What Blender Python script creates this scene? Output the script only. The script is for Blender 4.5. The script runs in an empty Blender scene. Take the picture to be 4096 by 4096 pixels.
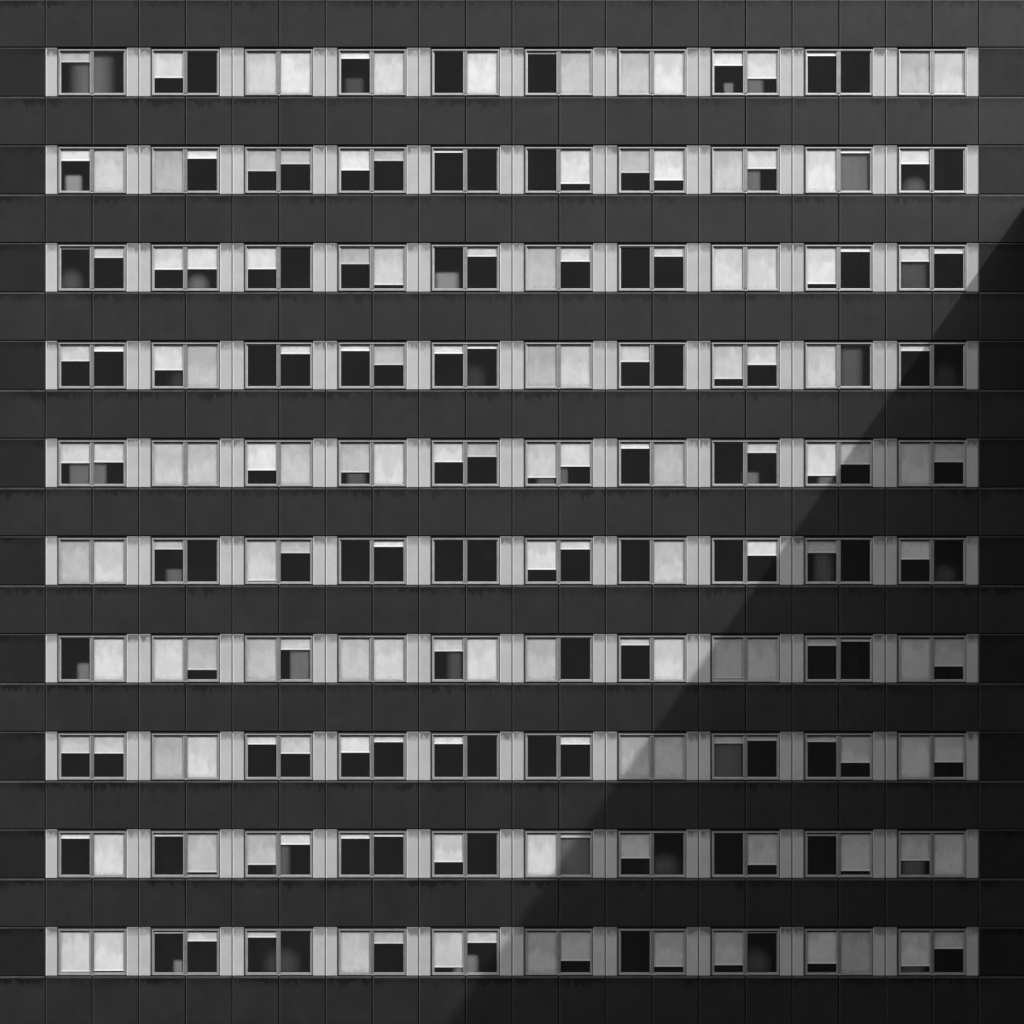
import bpy, bmesh, math, random
from mathutils import Vector

random.seed(7)
scene = bpy.context.scene
C = scene.collection

# ------------------------------------------------------------------ camera
PX = 118.4                      # photograph pixels (4096 wide) per metre on the wall
D = 75.0                        # distance from camera to the wall
cam_data = bpy.data.cameras.new('camera')
cam = bpy.data.objects.new('camera', cam_data)
C.objects.link(cam)
cam.location = (0, -D, 0)
cam.rotation_euler = (math.radians(90), 0, 0)
cam_data.sensor_width = 36
cam_data.lens = 36 * D / (4096 / PX)
cam_data.clip_end = 3000
scene.camera = cam

# ------------------------------------------------------------------ sky and sun
sun_vec = Vector((1.0, -2.35, 1.415)).normalized()          # towards the sun
elev = math.asin(sun_vec.z)
azim = math.atan2(sun_vec.x, sun_vec.y)
world = bpy.data.worlds.new('World')
scene.world = world
world.use_nodes = True
wn, wl = world.node_tree.nodes, world.node_tree.links
wn.clear()
sky = wn.new('ShaderNodeTexSky')
sky.sky_type = 'NISHITA'
sky.sun_disc = False
sky.air_density = 2.0
sky.dust_density = 3.0
sky.sun_elevation = elev
sky.sun_rotation = azim
bw = wn.new('ShaderNodeRGBToBW')                           # black-and-white photograph
bg = wn.new('ShaderNodeBackground')
bg.inputs['Strength'].default_value = 0.15
wo = wn.new('ShaderNodeOutputWorld')
wl.new(sky.outputs[0], bw.inputs[0])
wl.new(bw.outputs[0], bg.inputs[0])
wl.new(bg.outputs[0], wo.inputs[0])

sun_data = bpy.data.lights.new('sun', 'SUN')
sun_data.energy = 2.0
sun_data.angle = math.radians(0.45)
sun_data.color = (1, 1, 1)
sun = bpy.data.objects.new('sun', sun_data)
C.objects.link(sun)
sun.location = (60, -120, 85)
sun.rotation_euler = sun_vec.to_track_quat('Z', 'Y').to_euler()

scene.view_settings.view_transform = 'Standard'
scene.view_settings.look = 'None'
scene.view_settings.gamma = 1.0
scene.view_settings.exposure = -0.12
scene.render.engine = 'CYCLES'
scene.cycles.use_denoising = True
scene.cycles.max_bounces = 6
scene.cycles.transparent_max_bounces = 16
scene.cycles.caustics_reflective = False
scene.cycles.caustics_refractive = False

# ------------------------------------------------------------------ layout (photograph pixels on the wall plane)
SEAM0, PITCH = 182.5, 186.62            # vertical joints
BAND0, ROW = 189.3, 390.85              # top of the window bands
BAND_H = 196.0
def X(p): return (p - 2048) / PX
def Z(p): return (2048 - p) / PX
def seam(i): return SEAM0 + PITCH * i
def band(r): return BAND0 + ROW * r
GROUND = -27.0
Y_PIER, Y_PANEL, Y_LIP, Y_STEP, Y_GLASS, Y_BLIND = 0.0, -0.03, -0.06, -0.004, 0.016, 0.038

# ------------------------------------------------------------------ materials
def lin(s):
    return s / 12.92 if s <= 0.04045 else ((s + 0.055) / 1.055) ** 2.4

def new_mat(name):
    m = bpy.data.materials.new(name)
    m.use_nodes = True
    n, l = m.node_tree.nodes, m.node_tree.links
    n.clear()
    out = n.new('ShaderNodeOutputMaterial')
    return m, n, l, out

def principled(n, rough=0.5, metal=0.0, spec=0.5):
    p = n.new('ShaderNodeBsdfPrincipled')
    p.inputs['Roughness'].default_value = rough
    p.inputs['Metallic'].default_value = metal
    p.inputs['Specular IOR Level'].default_value = spec
    return p

def math_node(n, l, op, a, b=None, c=None, clamp=False):
    m = n.new('ShaderNodeMath')
    m.operation = op
    m.use_clamp = clamp
    for k, v in enumerate((a, b, c)):
        if v is None:
            continue
        if isinstance(v, (int, float)):
            m.inputs[k].default_value = v
        else:
            l.new(v, m.inputs[k])
    return m.outputs[0]

def smooth(n, l, v, lo, hi):
    m = n.new('ShaderNodeMapRange')
    m.interpolation_type = 'SMOOTHSTEP'
    l.new(v, m.inputs['Value'])
    m.inputs['From Min'].default_value = lo
    m.inputs['From Max'].default_value = hi
    return m.outputs['Result']

def remap(n, l, v, lo, hi, a, b):
    m = n.new('ShaderNodeMapRange')
    l.new(v, m.inputs['Value'])
    m.inputs['From Min'].default_value = lo
    m.inputs['From Max'].default_value = hi
    m.inputs['To Min'].default_value = a
    m.inputs['To Max'].default_value = b
    return m.outputs['Result']

def noise(n, l, vec, scale, detail=4, rough=0.55, stretch=(1, 1, 1), offset=None):
    mp = n.new('ShaderNodeMapping')
    mp.inputs['Scale'].default_value = stretch
    l.new(vec, mp.inputs['Vector'])
    if offset is not None:
        cb = n.new('ShaderNodeCombineXYZ')
        for k in range(3):
            l.new(offset, cb.inputs[k])
        l.new(cb.outputs[0], mp.inputs['Location'])
    t = n.new('ShaderNodeTexNoise')
    t.inputs['Scale'].default_value = scale
    t.inputs['Detail'].default_value = detail
    t.inputs['Roughness'].default_value = rough
    l.new(mp.outputs[0], t.inputs['Vector'])
    return t.outputs['Fac']

def coords(n, l):
    g = n.new('ShaderNodeNewGeometry').outputs['Position']
    tc = n.new('ShaderNodeTexCoord')
    sp = n.new('ShaderNodeSeparateXYZ')
    l.new(tc.outputs['Generated'], sp.inputs[0])
    oi = n.new('ShaderNodeObjectInfo')
    return g, tc, sp, oi

def rgb(n, l, v):
    c = n.new('ShaderNodeCombineColor')
    for k in range(3):
        l.new(v, c.inputs[k])
    return c.outputs[0]

def cladding_material(name, base, mottle, stain_depth, stain_strength, rough, spec, grain, band=0.0):
    """mottled sheet or concrete with rain dirt that starts under the flashing and runs down"""
    m, n, l, out = new_mat(name)
    g, tc, sp, oi = coords(n, l)
    p = principled(n, rough, 0.0, spec)
    big = noise(n, l, g, 0.9, 5, 0.6)
    fine = noise(n, l, g, 9.0, 6, 0.65)
    v = math_node(n, l, 'ADD', remap(n, l, big, 0.3, 0.7, 1 - mottle, 1 + mottle),
                  remap(n, l, fine, 0.3, 0.7, -grain, grain))
    mid = noise(n, l, g, 3.1, 5, 0.62, (1, 1, 0.8))
    v = math_node(n, l, 'MULTIPLY', v, remap(n, l, mid, 0.3, 0.7, 1 - mottle * 0.55, 1 + mottle * 0.55))
    v = math_node(n, l, 'MULTIPLY', v, remap(n, l, oi.outputs['Random'], 0, 1, 1 - mottle * 0.45, 1 + mottle * 0.45))
    # drips: length of every run follows a noise that only varies along the wall
    run = noise(n, l, g, 3.6, 7, 0.72, (1, 0, 0.05))
    blotch = noise(n, l, g, 5.0, 4, 0.6, (1, 1, 0.35))
    zone = noise(n, l, g, 0.55, 2, 0.5)
    depth = math_node(n, l, 'MULTIPLY', remap(n, l, run, 0.40, 0.72, 0.04, 1.0), stain_depth)
    depth = math_node(n, l, 'MULTIPLY', depth, remap(n, l, blotch, 0.25, 0.75, 0.55, 1.3))
    down = math_node(n, l, 'SUBTRACT', 1.0, sp.outputs['Z'])
    ratio = math_node(n, l, 'DIVIDE', down, depth)
    mask = math_node(n, l, 'SUBTRACT', 1.0, smooth(n, l, ratio, 0.55, 1.1))
    mask = math_node(n, l, 'MULTIPLY', mask, remap(n, l, zone, 0.38, 0.62, 0.25, 1.0))
    fade = math_node(n, l, 'SUBTRACT', 1.0, smooth(n, l, down, 0.0, stain_depth * 1.25))
    mask = math_node(n, l, 'MULTIPLY', mask, remap(n, l, fade, 0, 1, 0.45, 1.0))
    v = math_node(n, l, 'MULTIPLY', v, math_node(n, l, 'SUBTRACT', 1.0, math_node(n, l, 'MULTIPLY', mask, stain_strength)))
    # broad soft tide mark below the flashing
    tide = math_node(n, l, 'ADD', down, remap(n, l, blotch, 0.3, 0.7, -0.035, 0.035))
    tide = math_node(n, l, 'SUBTRACT', 1.0, smooth(n, l, tide, 0.10, 0.20))
    v = math_node(n, l, 'MULTIPLY', v, math_node(n, l, 'SUBTRACT', 1.0, math_node(n, l, 'MULTIPLY', tide, band)))
    # a few pale chalky runs
    run2 = noise(n, l, g, 11.0, 3, 0.6, (1, 0, 0.01))
    pale = math_node(n, l, 'MULTIPLY', smooth(n, l, run2, 0.66, 0.74), fade)
    v = math_node(n, l, 'MULTIPLY', v, math_node(n, l, 'ADD', 1.0, math_node(n, l, 'MULTIPLY', pale, 0.22)))
    v = math_node(n, l, 'MULTIPLY', v, base)
    l.new(rgb(n, l, v), p.inputs['Base Color'])
    l.new(math_node(n, l, 'ADD', remap(n, l, blotch, 0.3, 0.7, -0.05, 0.05), rough), p.inputs['Roughness'])
    bump = n.new('ShaderNodeBump')
    bump.inputs['Strength'].default_value = 0.06
    bump.inputs['Distance'].default_value = 0.01
    l.new(fine, bump.inputs['Height'])
    l.new(bump.outputs[0], p.inputs['Normal'])
    l.new(p.outputs[0], out.inputs[0])
    return m

def metal_material(name, base, var, rough, metal, spec=0.5, streak=(1, 1, 1)):
    m, n, l, out = new_mat(name)
    g, tc, sp, oi = coords(n, l)
    p = principled(n, rough, metal, spec)
    a = noise(n, l, g, 3.0, 5, 0.65, streak)
    b = noise(n, l, g, 21.0, 3, 0.6)
    v = math_node(n, l, 'ADD', remap(n, l, a, 0.3, 0.7, 1 - var, 1 + var), remap(n, l, b, 0.35, 0.65, -var * 0.4, var * 0.4))
    v = math_node(n, l, 'MULTIPLY', v, remap(n, l, oi.outputs['Random'], 0, 1, 1 - var * 0.4, 1 + var * 0.4))
    l.new(rgb(n, l, math_node(n, l, 'MULTIPLY', v, base)), p.inputs['Base Color'])
    l.new(p.outputs[0], out.inputs[0])
    return m

M_PANEL = cladding_material('dark_cladding', 0.0195, 0.17, 0.40, 0.78, 0.47, 0.18, 0.05, 0.10)
M_END = cladding_material('darker_end_cladding', 0.0135, 0.17, 0.34, 0.80, 0.5, 0.15, 0.05, 0.16)
M_PIER = cladding_material('pale_concrete', 0.44, 0.07, 0.32, 0.55, 0.75, 0.25, 0.025, 0.30)
M_SILL = metal_material('grey_flashing', 0.042, 0.45, 0.45, 0.0)
M_CAP = metal_material('pale_flashing', 0.22, 0.12, 0.5, 0.0)
M_STRIP = metal_material('joint_strip_metal', 0.055, 0.12, 0.45, 0.0)
M_FILL = metal_material('joint_sealant', 0.10, 0.10, 0.7, 0.0)
M_ALU = metal_material('window_aluminium', 0.36, 0.14, 0.38, 0.25)
M_ALU2 = metal_material('mullion_aluminium', 0.19, 0.14, 0.38, 0.25)
M_SUB = metal_material('subframe_metal', 0.05, 0.15, 0.5, 0.0)
M_HEAD_SHADE = metal_material('head_shade_dark', 0.022, 0.15, 0.8, 0.0, 0.2)  # dark tone that paints the shade under the frame's top lip
M_CORE = metal_material('dark_core', 0.012, 0.15, 0.85, 0.0, 0.1)
M_ROOM = metal_material('dim_room_paint', 0.035, 0.15, 0.9, 0.0, 0.1)
M_WHITE = metal_material('brightening_white', 0.84, 0.05, 0.85, 0.0, 0.2)  # white chosen so the unseen wing bounces light; also paints edge highlights
M_GROUND = metal_material('paving', 0.4, 0.2, 0.9, 0.0, 0.2)

def glass_material():
    m, n, l, out = new_mat('dusty_glass')
    g, tc, sp, oi = coords(n, l)
    tr = n.new('ShaderNodeBsdfTransparent')
    tr.inputs[0].default_value = (0.985, 0.985, 0.985, 1)
    dust = n.new('ShaderNodeBsdfDiffuse')
    dust.inputs[0].default_value = (0.7, 0.7, 0.7, 1)
    mix = n.new('ShaderNodeMixShader')
    d = noise(n, l, g, 2.2, 5, 0.6, (1, 1, 0.5))
    l.new(math_node(n, l, 'MULTIPLY', remap(n, l, d, 0.3, 0.7, 0.85, 1.15), 0.0105), mix.inputs[0])
    l.new(tr.outputs[0], mix.inputs[1])
    l.new(dust.outputs[0], mix.inputs[2])
    gl = n.new('ShaderNodeBsdfGlossy')
    gl.inputs['Roughness'].default_value = 0.03
    fr = n.new('ShaderNodeFresnel')
    fr.inputs[0].default_value = 1.05
    mix2 = n.new('ShaderNodeMixShader')
    l.new(fr.outputs[0], mix2.inputs[0])
    l.new(mix.outputs[0], mix2.inputs[1])
    l.new(gl.outputs[0], mix2.inputs[2])
    l.new(mix2.outputs[0], out.inputs[0])
    return m
M_GLASS = glass_material()

def blind_material():
    """white roller fabric: object colour sets its whiteness, greying and vertical streaks on top"""
    m, n, l, out = new_mat('blind_fabric')
    g, tc, sp, oi = coords(n, l)
    tcol = n.new('ShaderNodeSeparateColor')
    l.new(oi.outputs['Color'], tcol.inputs[0])
    off = math_node(n, l, 'MULTIPLY', oi.outputs['Random'], 37.0)
    streak = noise(n, l, g, 2.6, 5, 0.6, (1, 1, 0.3), off)
    blot = noise(n, l, g, 3.4, 5, 0.62, (1, 1, 0.7), off)
    spot = noise(n, l, g, 13.0, 3, 0.6, (1, 1, 0.8), off)
    # greyed upper half with a streaky, uneven lower limit
    lim = math_node(n, l, 'ADD', sp.outputs['Z'], remap(n, l, streak, 0.3, 0.7, -0.3, 0.3))
    lim = math_node(n, l, 'ADD', lim, remap(n, l, oi.outputs['Random'], 0, 1, -0.25, 0.15))
    grey = smooth(n, l, lim, 0.34, 0.68)
    v = math_node(n, l, 'SUBTRACT', 1.0, math_node(n, l, 'MULTIPLY', grey, 0.17))
    v = math_node(n, l, 'MULTIPLY', v, remap(n, l, smooth(n, l, blot, 0.36, 0.64), 0, 1, 0.93, 1.04))
    v = math_node(n, l, 'MULTIPLY', v, remap(n, l, smooth(n, l, spot, 0.68, 0.75), 0, 1, 1.0, 0.90))
    # handled, dirtier edges; the lower one is ragged (tall for fully drawn blinds only: green channel)
    ex = math_node(n, l, 'MINIMUM', sp.outputs['X'], math_node(n, l, 'SUBTRACT', 1.0, sp.outputs['X']))
    edge = math_node(n, l, 'SUBTRACT', 1.0, smooth(n, l, ex, 0.01, 0.10))
    rag = math_node(n, l, 'ADD', sp.outputs['Z'], remap(n, l, spot, 0.3, 0.7, -0.06, 0.06))
    low = math_node(n, l, 'SUBTRACT', 1.0, smooth(n, l, rag, 0.05, 0.09))
    low = math_node(n, l, 'MULTIPLY', low, tcol.outputs[1])
    dirt = math_node(n, l, 'ADD', math_node(n, l, 'MULTIPLY', edge, 0.16), math_node(n, l, 'MULTIPLY', low, 0.16))
    v = math_node(n, l, 'MULTIPLY', v, math_node(n, l, 'SUBTRACT', 1.0, dirt))
    v = math_node(n, l, 'MULTIPLY', v, tcol.outputs[0], clamp=True)
    col = rgb(n, l, v)
    df = n.new('ShaderNodeBsdfDiffuse')
    l.new(col, df.inputs[0])
    l.new(df.outputs[0], out.inputs[0])
    return m
M_BLIND = blind_material()

def colour_material(name, rough=0.7):
    m, n, l, out = new_mat(name)
    oi = n.new('ShaderNodeObjectInfo')
    g = n.new('ShaderNodeNewGeometry').outputs['Position']
    a = noise(n, l, g, 6.0, 4, 0.6)
    sc = n.new('ShaderNodeSeparateColor')
    l.new(oi.outputs['Color'], sc.inputs[0])
    p = principled(n, rough, 0, 0.3)
    l.new(rgb(n, l, math_node(n, l, 'MULTIPLY', remap(n, l, a, 0.3, 0.7, 0.95, 1.05), sc.outputs[0])), p.inputs['Base Color'])
    l.new(p.outputs[0], out.inputs[0])
    return m
M_HEM = colour_material('hem_bar_plastic')

def soft_material(name, kind):
    """things behind the glass: blur put in as opacity fading towards the borders"""
    m, n, l, out = new_mat(name)
    g, tc, sp, oi = coords(n, l)
    sc = n.new('ShaderNodeSeparateColor')
    l.new(oi.outputs['Color'], sc.inputs[0])
    df = n.new('ShaderNodeBsdfDiffuse')
    l.new(rgb(n, l, sc.outputs[0]), df.inputs[0])
    tr = n.new('ShaderNodeBsdfTransparent')
    mix = n.new('ShaderNodeMixShader')
    if kind == 'box':
        ex = math_node(n, l, 'MINIMUM', sp.outputs['X'], math_node(n, l, 'SUBTRACT', 1.0, sp.outputs['X']))
        a = math_node(n, l, 'MULTIPLY', smooth(n, l, ex, 0.03, 0.30),
                      smooth(n, l, math_node(n, l, 'SUBTRACT', 1.0, sp.outputs['Z']), 0.03, 0.28))
    elif kind == 'dome':
        dx = math_node(n, l, 'SUBTRACT', sp.outputs['X'], 0.5)
        dz = math_node(n, l, 'MULTIPLY', math_node(n, l, 'SUBTRACT', sp.outputs['Z'], 0.25), 0.68)
        r = math_node(n, l, 'SQRT', math_node(n, l, 'ADD', math_node(n, l, 'MULTIPLY', dx, dx), math_node(n, l, 'MULTIPLY', dz, dz)))
        a = math_node(n, l, 'SUBTRACT', 1.0, smooth(n, l, r, 0.0, 0.49))
        a = math_node(n, l, 'MULTIPLY', a, 0.6)
    else:
        ex = math_node(n, l, 'MINIMUM', sp.outputs['X'], math_node(n, l, 'SUBTRACT', 1.0, sp.outputs['X']))
        # green channel: width of the soft border
        q = math_node(n, l, 'DIVIDE', ex, sc.outputs[1])
        a = smooth(n, l, q, 0.0, 1.0)
        a = math_node(n, l, 'MULTIPLY', a, remap(n, l, noise(n, l, g, 1.6, 3, 0.5, (1, 1, 0.5)), 0.3, 0.7, 0.8, 1.0))
    l.new(a, mix.inputs[0])
    l.new(tr.outputs[0], mix.inputs[1])
    l.new(df.outputs[0], mix.inputs[2])
    l.new(mix.outputs[0], out.inputs[0])
    return m
M_BOX = soft_material('soft_box', 'box')
M_DOME = soft_material('soft_dome', 'dome')
M_CURT = soft_material('sheer_curtain', 'curtain')

# ------------------------------------------------------------------ mesh helpers
def make_mesh(name, verts, faces, mat):
    me = bpy.data.meshes.new(name)
    me.from_pydata(verts, [], faces)
    me.update()
    bm = bmesh.new()
    bm.from_mesh(me)
    bmesh.ops.recalc_face_normals(bm, faces=bm.faces[:])
    bm.to_mesh(me)
    bm.free()
    me.materials.append(mat)
    return me

def boxes_mesh(name, boxes, mat, chamfer=0.0):
    v, f = [], []
    for (x0, x1, y0, y1, z0, z1) in boxes:
        b = len(v)
        if chamfer:
            c = chamfer
            v += [(x0, y1, z0), (x1, y1, z0), (x1, y1, z1), (x0, y1, z1),
                  (x0, y0 + c, z0), (x1, y0 + c, z0), (x1, y0 + c, z1), (x0, y0 + c, z1),
                  (x0 + c, y0, z0 + c), (x1 - c, y0, z0 + c), (x1 - c, y0, z1 - c), (x0 + c, y0, z1 - c)]
            q = [(0, 1, 2, 3), (8, 9, 10, 11)]
            for k in range(4):
                k2 = (k + 1) % 4
                q += [(k, k2, 4 + k2, 4 + k), (4 + k, 4 + k2, 8 + k2, 8 + k)]
            f += [tuple(b + i for i in t) for t in q]
        else:
            v += [(x, y, z) for z in (z0, z1) for y in (y0, y1) for x in (x0, x1)]
            f += [tuple(b + i for i in t) for t in ((0, 1, 3, 2), (4, 5, 7, 6), (0, 1, 5, 4), (2, 3, 7, 6), (0, 2, 6, 4), (1, 3, 7, 5))]
    return make_mesh(name, v, f, mat)

def rect_loft(name, x0, x1, z0, z1, sections, mat, closed=False):
    """mitred frame: every section is (left, right, top, bottom inset, y)"""
    v, f = [], []
    for (le, ri, to, bo, y) in sections:
        v += [(x0 + le, y, z0 + bo), (x1 - ri, y, z0 + bo), (x1 - ri, y, z1 - to), (x0 + le, y, z1 - to)]
    ns = len(sections)
    for s in range(ns if closed else ns - 1):
        a, b = s * 4, ((s + 1) % ns) * 4
        for k in range(4):
            k2 = (k + 1) % 4
            f.append((a + k, a + k2, b + k2, b + k))
    return make_mesh(name, v, f, mat)

def link(name, data, parent=None, loc=(0, 0, 0)):
    o = bpy.data.objects.new(name, data)
    C.objects.link(o)
    o.location = loc
    o.parent = parent
    return o

def tag(o, label, cat, group=None):
    o['label'] = label
    o['category'] = cat
    if group:
        o['group'] = group
    return o

# ------------------------------------------------------------------ ground
gm = make_mesh('ground', [(-900, -900, GROUND), (900, -900, GROUND), (900, 900, GROUND), (-900, 900, GROUND)], [(0, 1, 2, 3)], M_GROUND)
ground = link('ground', gm)
ground['kind'] = 'structure'

# ------------------------------------------------------------------ building
building = link('office_building', None, None, (0, 0, GROUND))
tag(building, 'dark clad office block with ten rows of paired windows between pale piers', 'building')
def part(name, data, x=0.0, y=0.0, z=0.0, parent=None):
    o = bpy.data.objects.new(name, data)
    C.objects.link(o)
    o.parent = parent or building
    o.location = (x, y, z - (GROUND if parent is None else 0))
    return o

g = 1.0 / PX
pw = (PITCH - 5.5) * g                        # panel width
# --- spandrel panels
sp_h = (ROW - BAND_H - 9.5 - 2.5) * g         # below the sill flashing, above the next band
sp_mesh = boxes_mesh('spandrel_panel', [(0, pw, Y_PANEL, 0.045, 0, sp_h)], M_PANEL, 0.003)
end_h = (BAND_H - 6.0 - 2.0) * g
end_mesh = boxes_mesh('end_panel', [(0, pw, Y_PANEL + 0.008, 0.045, 0, end_h)], M_END, 0.003)
strip_mesh = boxes_mesh('cover_strip', [(0, 2.7 * g, Y_PANEL - 0.012, 0.04, 0, (ROW - BAND_H - 2.5) * g)], M_STRIP, 0.006)
endstrip_mesh = boxes_mesh('cover_strip', [(0, 3.3 * g, Y_PANEL - 0.014, 0.04, 0, BAND_H * g)], M_STRIP, 0.006)
# sill flashing: sloping top, front drip edge
def flashing_mesh(name, w, h, y_front, mat, lip):
    v = [(0, y_front, 0), (w, y_front, 0), (w, y_front, h * 0.45), (0, y_front, h * 0.45),
         (0, y_front + lip, h), (w, y_front + lip, h), (w, 0.05, h), (0, 0.05, h), (0, 0.05, 0), (w, 0.05, 0)]
    f = [(0, 1, 2, 3), (3, 2, 5, 4), (4, 5, 6, 7), (7, 6, 9, 8), (8, 9, 1, 0), (0, 3, 4, 7, 8), (1, 9, 6, 5, 2)]
    return make_mesh(name, v, f, mat)
sill_mesh = flashing_mesh('sill_flashing', pw, 7.0 * g, Y_PANEL - 0.012, M_SILL, 0.02)
endsill_mesh = flashing_mesh('sill_flashing', pw, 3.6 * g, Y_PANEL - 0.006, M_SILL, 0.012)

for r in range(-1, 10):                       # spandrel rows: below band r
    yt = band(r) + BAND_H
    for c in range(-1, 21):
        x = X(seam(c) + 3.0)
        o = part('spandrel_panel', sp_mesh, x, random.uniform(-0.002, 0.002), Z(band(r + 1) - 2.5))
        o.rotation_euler = (random.gauss(0, 0.0022), 0, random.gauss(0, 0.0022))
        part('sill_flashing', sill_mesh, x, 0, Z(yt + 9.0))
    for i in range(0, 21):
        dx = 0.8 if i % 2 else 0.0
        part('cover_strip', strip_mesh, X(seam(i) + 1.6 + dx), 0, Z(band(r + 1) - 2.0))
# --- plain end panels beside the window bands
for r in range(10):
    for c in (-1, 20):
        o = part('end_panel', end_mesh, X(seam(c) + 3.0), random.uniform(-0.002, 0.002), Z(band(r) + BAND_H - 2.0))
        o.rotation_euler = (random.gauss(0, 0.0022), 0, random.gauss(0, 0.0022))
        part('end_flashing', endsill_mesh, X(seam(c) + 3.0), 0, Z(band(r) + 6.0))

# --- pale pier panels, their caps and the sealed joints
pier_h = (BAND_H - 7.5) * g
pierA = boxes_mesh('pier_panel', [(0, 43.0 * g, Y_PIER, 0.05, 0, pier_h)], M_PIER, 0.008)
pierB = boxes_mesh('pier_panel', [(0, 45.0 * g, Y_PIER, 0.05, 0, pier_h)], M_PIER, 0.008)
capA = flashing_mesh('pier_cap', 43.0 * g, 5.2 * g, Y_PIER - 0.014, M_CAP, 0.02)
capB = flashing_mesh('pier_cap', 45.0 * g, 5.2 * g, Y_PIER - 0.014, M_CAP, 0.02)
highlight_mesh = boxes_mesh('edge_highlight', [(-0.002, 1.7 * g, Y_PIER - 0.006, 0.04, 0, pier_h - 0.004)], M_WHITE)  # white sliver painting the bright highlight on a pier's left edge
fill_mesh = boxes_mesh('joint_filler', [(0, 7.5 * g, Y_PIER + 0.008, 0.052, 0, (BAND_H - 2.0) * g)], M_FILL)
for r in range(10):
    zt = band(r)
    for b in range(10):
        s0, s2 = seam(2 * b), seam(2 * b + 2)
        part('pier_panel', pierA, X(s0 + 2.6), random.uniform(-0.001, 0.001), Z(zt + BAND_H - 0.5))
        part('pier_panel', pierB, X(s2 - 48.2), random.uniform(-0.001, 0.001), Z(zt + BAND_H - 0.5))
        part('edge_highlight', highlight_mesh, X(s0 + 2.6), 0, Z(zt + BAND_H - 0.5) + 0.002)
        part('edge_highlight', highlight_mesh, X(s2 - 48.2), 0, Z(zt + BAND_H - 0.5) + 0.002)
        part('pier_cap', capA, X(s0 + 2.6), 0, Z(zt + 6.8))
        part('pier_cap', capB, X(s2 - 48.2), 0, Z(zt + 6.8))
    for i in range(0, 21, 2):
        part('joint_filler', fill_mesh, X(seam(i) - 4.0), 0, Z(zt + BAND_H - 0.5))

# --- core wall behind the cladding (openings left free) and the rooms
cb = []
xl, xr = X(seam(-3)), X(seam(21)) - 0.004
for r in range(-2, 11):
    z1 = Z(band(r) + BAND_H - 8.0)
    z0 = Z(band(r + 1) + 11.0)
    cb.append((xl, xr, 0.06, 0.32, z0, z1))
for r in range(-1, 11):
    z1, z0 = Z(band(r) + 11.0) , Z(band(r) + BAND_H - 8.0)
    if r in (-1, 10):
        cb.append((xl, xr, 0.06, 0.32, z0, z1))
        continue
    xs = [xl]
    for b in range(10):
        xs += [X(seam(2 * b) + 56.0), X(seam(2 * b) + 318.0)]
    xs.append(xr)
    for k in range(0, len(xs), 2):
        cb.append((xs[k], xs[k + 1], 0.06, 0.32, z0, z1))
part('core_wall', boxes_mesh('core_wall', cb, M_CORE))
part('rear_block', boxes_mesh('rear_block', [(xl, xr, 5.4, 16.0, GROUND, Z(band(-2) + 40)),
                                             (xl, xr, 0.33, 5.4, Z(band(-2) + 60), Z(band(-2) + 40)),
                                             (xl, xl + 0.2, 0.33, 5.4, GROUND, Z(band(-2) + 60)),
                                             (xr - 0.2, xr, 0.33, 5.4, GROUND, Z(band(-2) + 60)),
                                             (xl + 0.2, xr - 0.2, 0.33, 5.4, GROUND, Z(band(10) + BAND_H))], M_CORE))
# out-of-frame continuation of the cladding
ext = []
for r in range(-2, 11):
    for c in (-3, -2):
        ext.append((X(seam(c) + 3), X(seam(c) + PITCH - 2.5), Y_PANEL, 0.045, Z(band(r + 1) - 2.5), Z(band(r) + BAND_H + 2)))
        ext.append((X(seam(c) + 3), X(seam(c) + PITCH - 2.5), Y_PANEL, 0.045, Z(band(r) + BAND_H - 2), Z(band(r) + 3)))
    if r in (-2, 10):
        for c in range(-1, 21):
            ext.append((X(seam(c) + 3), X(seam(c) + PITCH - 2.5), Y_PANEL, 0.045, Z(band(r + 1) - 2.5), Z(band(r) + BAND_H + 2)))
    if r in (-1, 10):
        for c in range(-1, 21):
            ext.append((X(seam(c) + 3), X(seam(c) + PITCH - 2.5), Y_PANEL, 0.045, Z(band(r) + BAND_H - 2), Z(band(r) + 3)))
o = part('outer_cladding', boxes_mesh('outer_cladding', ext, M_PANEL))
o['kind'] = 'stuff'
part('base_wall', boxes_mesh('base_wall', [(xl, xr, -0.02, 0.30, GROUND, Z(band(11) + 2))], M_PIER))

room_w, room_top, room_bot = PITCH * 2 * g - 0.12, 0.42, BAND_H * g + 0.95
room_v = []
rx0, rx1 = 0.06, 0.06 + room_w
rv = [(rx0, 0.31, -room_bot), (rx1, 0.31, -room_bot), (rx1, 0.31, room_top), (rx0, 0.31, room_top),
      (rx0, 5.3, -room_bot), (rx1, 5.3, -room_bot), (rx1, 5.3, room_top), (rx0, 5.3, room_top)]
rf = [(0, 1, 5, 4), (3, 2, 6, 7), (0, 3, 7, 4), (1, 2, 6, 5), (4, 5, 6, 7)]
room_mesh = make_mesh('room', rv, rf, M_ROOM)

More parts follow.
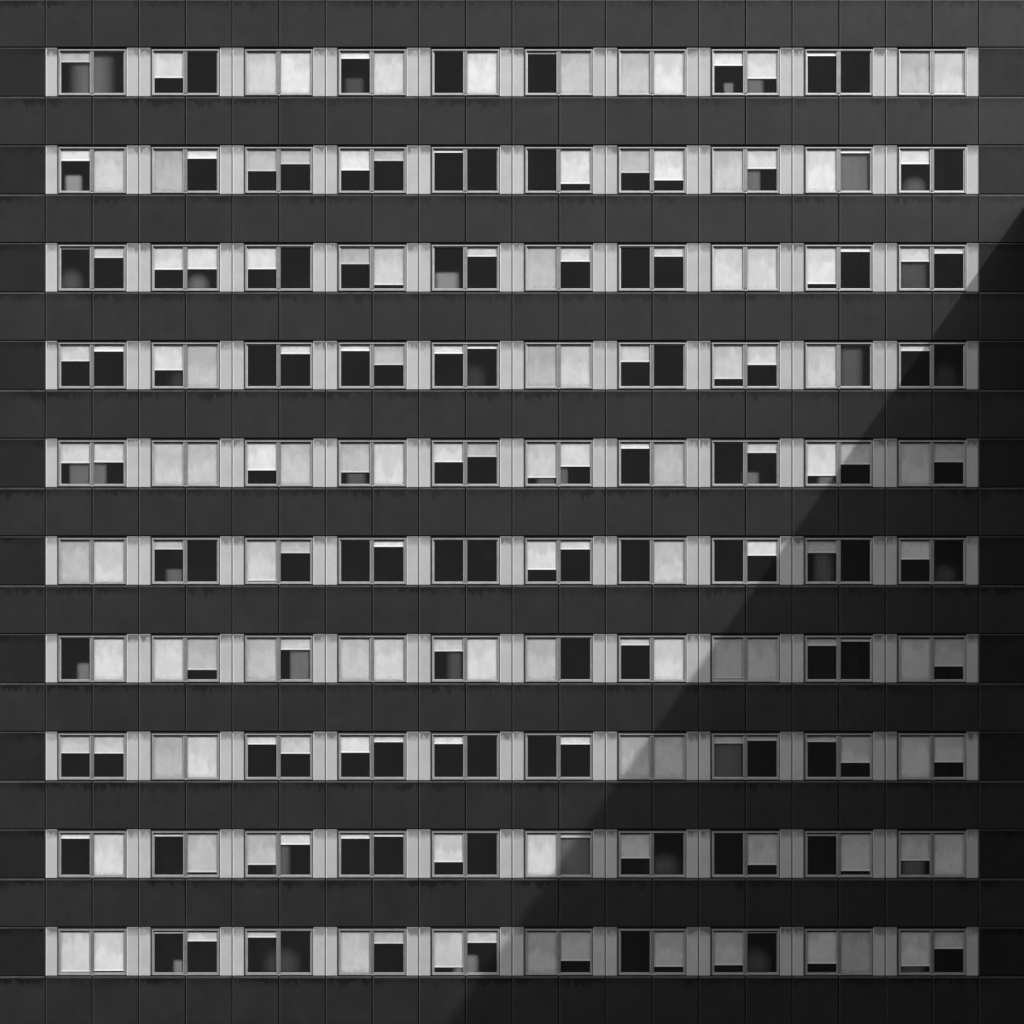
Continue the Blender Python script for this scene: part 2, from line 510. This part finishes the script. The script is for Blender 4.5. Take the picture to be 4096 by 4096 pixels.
# --- windows: mitred frame standing proud of the piers, subframe, mullion, sash stile, two panes
FX0, FX1, FT, FB = 53.2, 320.6, 10.0, 192.0
PANES = ((62.0, 177.3), (194.0, 311.9))
PT, PB = 21.0, 182.6
def zc(p): return -p * g
frame_mesh = rect_loft('frame', FX0 * g, FX1 * g, zc(FB), zc(FT), [
    (0, 0, 0, 0, 0.035), (0, 0, 0, 0, Y_LIP + 0.004), (0.004, 0.004, 0.004, 0.004, Y_LIP), (0.026, 0.026, 0.032, 0.026, Y_LIP),
    (0.040, 0.040, 0.038, 0.050, Y_STEP), (0.0735, 0.0735, 0.093, 0.0785, Y_STEP + 0.004), (0.0735, 0.0735, 0.093, 0.0785, 0.035)], M_ALU, True)
sub_mesh = rect_loft('subframe', 46.5 * g, 323.5 * g, zc(BAND_H - 1.5), zc(7.0), [
    (0, 0, 0, 0, 0.058), (0, 0, 0, 0, 0.022), (0.075, 0.075, 0.05, 0.04, 0.022), (0.075, 0.075, 0.05, 0.04, 0.058)], M_SUB, True)
mull_mesh = boxes_mesh('mullion', [(181.8 * g, 194.0 * g, Y_LIP + 0.012, 0.034, zc(PB + 1.5), zc(17.2))], M_ALU2, 0.006)
stile_mesh = boxes_mesh('sash_stile', [(177.3 * g, 181.6 * g, Y_LIP + 0.024, 0.034, zc(PB + 1.5), zc(17.6))], M_ALU, 0.006)
clip_mesh = boxes_mesh('joint_clip', [(184.8 * g, 191.0 * g, Y_LIP - 0.008, -0.02, zc(14.2), zc(10.4))], M_ALU)
clip2_mesh = boxes_mesh('joint_clip', [(186.2 * g, 190.2 * g, Y_LIP - 0.008, -0.02, zc(194.2), zc(190.4))], M_ALU)
head_mesh = boxes_mesh('head_shade', [(FX0 * g + 0.046, FX1 * g - 0.046, Y_STEP - 0.012, Y_STEP + 0.02, zc(PT + 0.4), zc(FT) - 0.037)], M_HEAD_SHADE)  # dark strip standing in for shade in the recess below the lip
pane_meshes = [boxes_mesh('pane', [((a - 1.2) * g, (b + 1.2) * g, Y_GLASS, Y_GLASS + 0.006, zc(PB + 1.2), zc(PT - 1.2))], M_GLASS) for a, b in PANES]
for r in range(10):
    for b in range(10):
        w = part('window', None, X(seam(2 * b)), 0, Z(band(r)))
        w.empty_display_size = 0.3
        for nm, me in (('frame', frame_mesh), ('subframe', sub_mesh), ('mullion', mull_mesh), ('sash_stile', stile_mesh), ('joint_clip', clip_mesh), ('joint_clip', clip2_mesh), ('head_shade', head_mesh)):
            part(nm, me, parent=w)
        for me in pane_meshes:
            o = part('pane', me, parent=w)
        part('room', room_mesh, X(seam(2 * b)), 0, Z(band(r)))

# --- side wing whose roof edge throws the diagonal shadow
WX, WZ = X(seam(21)), Z(827 - (seam(21) - 4096) * 1.415)
wing_boxes = [(WX, WX + 12, -14, 0.3, -17.5, WZ),                # unseen body, lifted on columns to let more skylight in
              (WX + 0.001, WX + 12, -54, -14.001, -11.0, WZ)]       # upper part only, underside cut away to let more skylight in
wing = part('wing', boxes_mesh('wing', wing_boxes, M_WHITE))
col_mesh = boxes_mesh('column', [(-0.3, 0.3, -0.3, 0.3, 0, -17.5 - GROUND)], M_WHITE, 0.05)  # supports made up for the lifted wing
for cy in (-13.0, -1.0):
    for cx in (1.0, 11.0):
        o = bpy.data.objects.new('column', col_mesh)
        C.objects.link(o)
        o.parent = wing
        o.location = (WX + cx, cy, GROUND)
wing_glass = metal_material('wing_glazing', 0.12, 0.1, 0.25, 0.0)
band_mesh = boxes_mesh('window_band', [(-0.02, 0.02, -13.0, -1.5, 0, 1.3)], wing_glass)
for k in range(9):
    o = bpy.data.objects.new('window_band', band_mesh)
    C.objects.link(o)
    o.parent = wing
    o.location = (WX, 0, WZ - 2.6 - 3.3 * k)

# --- low unseen block added across the road to keep skylight off lower floors
block = link('skylight_blocker', None, None, (0, -52, GROUND))
block['kind'] = 'structure'
bw_ = link('wall', boxes_mesh('wall', [(-80, 80, -7, 7, 0, -10.2 - GROUND)], M_SUB), block)
link('roof', boxes_mesh('roof', [(-80.3, 80.3, -7.3, 7.3, -10.2 - GROUND + 0.002, -9.8 - GROUND)], M_FILL), block)
sb = boxes_mesh('window_band', [(-78, 78, 7.001, 7.03, 0, 1.4)], M_CORE)
for k in range(5):
    link('window_band', sb, block, (0, 0, 1.2 + 3.2 * k))

# ------------------------------------------------------------------ blinds
ORD = ['first', 'second', 'third', 'fourth', 'fifth', 'sixth', 'seventh', 'eighth', 'ninth', 'tenth']
# per row: pane top in the notes, pane bottom, then (left, right) for ten windows; each entry (lower edge | 'F' fully drawn | None, brightness)
F = 'F'; N = None
T = [
 (42, 204, [(80,.72,N,0),(143,.82,N,0),(F,.80,F,.87),(66,.88,F,.82),(N,0,F,.87),(47,.80,F,.76),(F,.77,F,.87),(94,.87,146,.84),(55,.87,N,0),(F,.75,F,.82)]),
 (435,597, [(477,.86,F,.80),(F,.72,468,.87),(518,.74,490,.74),(515,.87,477,.75),(444,.88,N,0),(N,0,569,.85),(525,.74,555,.87),(F,.78,509,.83),(F,.87,446,.87),(490,.87,N,0)]),
 (43, 204, [(48,.62,82,.78),(129,.84,127,.84),(127,.84,N,0),(107,.73,190,.80),(N,0,77,.80),(F,.75,97,.84),(N,0,77,.80),(F,.84,F,.83),(186,.87,58,.87),(97,.84,65,.85)]),
 (436,598, [(498,.80,459,.87),(534,.83,F,.76),(N,0,469,.84),(457,.87,513,.75),(468,.87,448,.85),(F,.74,F,.82),(501,.80,N,0),(569,.80,513,.85),(F,.83,N,0),(457,.85,N,0)]),
 (43, 205, [(122,.80,119,.80),(F,.80,F,.78),(151,.87,F,.78),(159,.75,F,.85),(118,.84,97,.74),(181,.81,136,.84),(64,.87,F,.76),(N,0,81,.82),(173,.90,127,.74),(F,.78,118,.74)]),
 (437,598, [(F,.74,F,.83),(470,.74,N,0),(595,.81,485,.75),(N,0,460,.87),(N,0,N,0),(551,.87,470,.85),(N,0,F,.83),(N,0,495,.90),(484,.72,N,0),(510,.82,N,0)]),
 (44, 205, [(N,0,F,.85),(F,.83,168,.75),(F,.76,88,.80),(F,.78,F,.84),(94,.80,F,.86),(F,.78,N,0),(70,.82,F,.88),(202,.72,F,.76),(72,.75,55,.70),(F,.78,154,.75)]),
 (438,599, [(505,.78,506,.80),(F,.74,F,.85),(470,.84,507,.81),(503,.87,461,.84),(468,.87,N,0),(N,0,470,.88),(F,.76,F,.78),(466,.72,455,.72),(460,.75,543,.80),(F,.82,541,.82)]),
 (46, 206, [(64,.84,F,.85),(55,.80,197,.76),(168,.77,88,.85),(64,.84,56,.84),(157,.85,N,0),(F,.87,60,.75),(142,.79,N,0),(N,0,168,.77),(53,.70,192,.78),(151,.78,F,.84)]),
 (440,601, [(599,.82,596,.86),(446,.80,478,.82),(463,.80,N,0),(F,.80,487,.77),(582,.81,484,.82),(F,.76,556,.76),(N,0,579,.78),(573,.78,445,.66),(567,.82,F,.73),(577,.84,508,.78)]),
]
BLIND_GAIN = 0.95
def state_word(f):
    if f < 0.10: return 'rolled almost up'
    if f < 0.32: return 'slightly lowered'
    if f < 0.60: return 'half lowered'
    if f < 0.88: return 'mostly lowered'
    return 'nearly all lowered'
fabric_cache = {}
hem_meshes = [boxes_mesh('hem_bar', [(-0.012 , (b - a) * g + 0.012, Y_BLIND - 0.008, Y_BLIND + 0.012, 0, 0.052)], M_HEM, 0.004) for a, b in PANES]
def fabric_mesh(side, drop):
    a, b = PANES[side]
    w = (b - a) * g
    v, f = [], []
    nx = 7
    for k in range(nx + 1):                    # gently cupped cloth with thickness
        x = -0.012 + (w + 0.024) * k / nx
        yy = Y_BLIND + 0.003 * math.cos(k / nx * math.pi * 2)
        for (y, z) in ((yy, 0.06), (yy, -drop), (yy + 0.003, -drop), (yy + 0.003, 0.06)):
            v.append((x, y, z))
    for k in range(nx):
        for j in range(4):
            j2 = (j + 1) % 4
            f.append((k * 4 + j, k * 4 + j2, k * 4 + 4 + j2, k * 4 + 4 + j))
    f += [(0, 1, 2, 3), (nx * 4 + 3, nx * 4 + 2, nx * 4 + 1, nx * 4)]
    return make_mesh('fabric', v, f, M_BLIND)

for r, (t, bt, wins) in enumerate(T):
    for b, (l_, lb, r_, rb) in enumerate(wins):
        for side, (e, br) in enumerate(((l_, lb), (r_, rb))):
            if e is None:
                continue
            a = PANES[side][0]
            alb = min(0.93, 0.80 * BLIND_GAIN * (lin(br) / 0.73) ** 1.2)
            x, z = X(seam(2 * b) + a), Z(band(r) + PT)
            where = ('left' if side == 0 else 'right') + ' pane, ' + ORD[b] + ' window from left, ' + ORD[r] + ' row down'
            full_h = (PB - PT) * g + 0.03
            if e == 'F':
                o = link('roller_blind', fabric_mesh(side, full_h), None, (x, 0, z))
                o.color = (alb, 1.0, alb, 1)
                tag(o, 'pale roller blind drawn fully down, ' + where, 'roller blind', 'roller blinds in the windows')
            else:
                frac = max(0.03, (e - t) / (bt - t))
                drop = frac * (PB - PT) * g
                root = link('roller_blind', None, None, (x, 0, z))
                root.empty_display_size = 0.1
                o = link('fabric', fabric_mesh(side, max(drop - 0.05, 0.0)), root)
                o.color = (alb, 0.0, alb, 1)
                h = link('hem_bar', hem_meshes[side], root, (0, 0, -drop))
                hb = min(0.95, alb * 1.25)
                h.color = (hb, hb, hb, 1)
                tag(root, 'pale roller blind ' + state_word(frac) + ', ' + where, 'roller blind', 'roller blinds in the windows')

# ------------------------------------------------------------------ dim things standing behind the glass
# (kind, row, window, x0, x1, y0, y1, brightness[, border]); x in pixels from the window's left joint, y from the band top
def rounded_box(w, d, h, c=0.02):
    bm = bmesh.new()
    bmesh.ops.create_cube(bm, size=1.0)
    for v in bm.verts:
        v.co = Vector((v.co.x * w, v.co.y * d, (v.co.z + 0.5) * h))
    bmesh.ops.bevel(bm, geom=bm.edges[:], offset=c, segments=2, affect='EDGES')
    me = bpy.data.meshes.new('storage_box')
    bm.to_mesh(me)
    bm.free()
    me.materials.append(M_BOX)
    return me
def dome(w, d, h):  # unidentified hazy rounded shape behind the glass
    bm = bmesh.new()
    bmesh.ops.create_uvsphere(bm, u_segments=20, v_segments=12, radius=0.5)
    for v in bm.verts:
        v.co = Vector((v.co.x * w, v.co.y * d, max(v.co.z + 0.22, 0.0) / 0.72 * h))
    me = bpy.data.meshes.new('blob')
    bm.to_mesh(me)
    bm.free()
    for p in me.polygons:
        p.use_smooth = True
    me.materials.append(M_DOME)
    return me
def curtain(w, h):
    v, f = [], []
    n = 40
    for k in range(n + 1):
        x = w * (k / n - 0.5)
        y = 0.003 * math.sin(k * 0.55)
        v += [(x, y, 0), (x, y, h), (x, y + 0.003, h), (x, y + 0.003, 0)]
    for k in range(n):
        for j in range(4):
            j2 = (j + 1) % 4
            f.append((4 * k + j, 4 * k + j2, 4 * k + 4 + j2, 4 * k + 4 + j))
    return make_mesh('curtain', v, f, M_CURT)

U = 0.99378
def ex(k, zx, half):        # strip-note x -> pixels from the window's left joint
    return (150 if half == 0 else 2030) + zx * U - seam(2 * k)
TH = [
 ('curtain', 0, 0, 112, 318, 0, 204, .42, .46), ('box', 0, 3, 1230, 1316, 138, 204, .27), ('box', 0, 7, 872, 911, 160, 204, .46), ('box', 0, 7, 958, 1036, 120, 204, .42),
 ('box', 1, 0, 104, 178, 530, 597, .55), ('curtain', 1, 7, 960, 1024, 480, 597, .44, .22), ('curtain', 1, 8, 1325, 1472, 440, 597, .44, .14), ('dome', 1, 9, 1595, 1690, 540, 597, .50),
 ('dome', 2, 0, 85, 178, 120, 204, .42), ('dome', 2, 1, 600, 684, 145, 204, .56), ('box', 2, 4, 1590, 1702, 136, 204, .52), ('curtain', 2, 9, 1560, 1712, 60, 204, .32, .3),
 ('dome', 3, 1, 530, 620, 525, 598, .30), ('dome', 3, 4, 1720, 1800, 500, 598, .30), ('curtain', 3, 8, 1330, 1440, 440, 598, .36, .34),
 ('dome', 3, 9, 1715, 1815, 490, 598, .30),  # dome added to paint a faint grey glow
 ('curtain', 4, 0, 120, 278, 60, 204, .42, .10), ('box', 4, 3, 1238, 1325, 158, 204, .32), ('box', 4, 5, 110, 205, 150, 205, .34), ('curtain', 4, 5, 190, 247, 80, 205, .42, .2),
 ('box', 4, 7, 938, 1018, 158, 205, .45), ('box', 4, 8, 1246, 1326, 120, 205, .44),
 ('box', 5, 1, 510, 592, 548, 598, .38), ('curtain', 5, 8, 1225, 1325, 450, 598, .34, .45), ('dome', 5, 9, 1715, 1812, 525, 598, .40),
 ('box', 6, 0, 152, 230, 140, 205, .44), ('curtain', 6, 2, 1010, 1120, 50, 205, .45, .14), ('curtain', 6, 4, 1640, 1730, 60, 205, .30, .4),
 ('curtain', 7, 7, 820, 952, 440, 599, .38, .12),
 ('curtain', 8, 2, 940, 1020, 60, 206, .38, .35), ('curtain', 8, 5, 205, 345, 50, 206, .42, .08), ('dome', 8, 6, 560, 700, 120, 206, .46), ('box', 8, 9, 1580, 1690, 130, 206, .38),
 ('box', 9, 1, 542, 600, 557, 601, .50), ('dome', 9, 2, 905, 1060, 500, 601, .38), ('box', 9, 4, 1665, 1780, 534, 601, .50), ('dome', 9, 7, 945, 1060, 500, 601, .44),
 ('box', 9, 9, 1570, 1690, 560, 601, .38),
]
NAMES = {'box': ('storage_box', 'hazy grey box-like shape', 'box', 'boxes behind the glass'),
         'dome': ('blob', 'faint rounded glow-like grey shape', 'blob', 'rounded shapes behind the glass'),
         'curtain': ('curtain', 'sheer grey curtain', 'curtain', 'curtains behind the glass')}
seen = {}
for th in TH:
    kind, r, b, x0, x1, y0, y1, br = th[:8]
    top, bot, _ = T[r]
    half = 0 if b < 5 else 1
    px0, px1 = ex(b, x0, half), ex(b, x1, half)
    sc = (PB - PT) / (bot - top)
    ptop = PT + (y0 - top) * sc
    zbot = BAND_H - 9.0 if kind != 'curtain' else BAND_H - 9.5
    if kind == 'curtain':
        ptop = min(ptop, PT - 4)
    if kind == 'dome':
        px0, px1, ptop = px0 - 18, px1 + 18, ptop - 14
    elif kind == 'box':
        px0, px1, ptop = px0 - 5, px1 + 5, ptop - 5
    w, h = (px1 - px0) * g, (zbot - ptop) * g
    nm, lab, cat, grp = NAMES[kind]
    loc = (X(seam(2 * b) + (px0 + px1) / 2), 0.19, Z(band(r) + zbot) + 0.004)
    me = rounded_box(w, 0.14, h) if kind == 'box' else dome(w, 0.16, h) if kind == 'dome' else curtain(w, h)
    o = link(nm, me, None, loc)
    alb = lin(br) * (0.62 if kind == 'dome' else 0.95)
    o.color = (alb, th[8] if kind == 'curtain' else 1.0, alb, 1)
    mid = (px0 + px1) / 2
    side = 'behind the mullion of' if 172 < mid < 200 else 'inside left pane of' if mid < 186 else 'inside right pane of'
    tag(o, '%s %s %s window from left, %s row down' % (lab, side, ORD[b], ORD[r]), cat, grp)
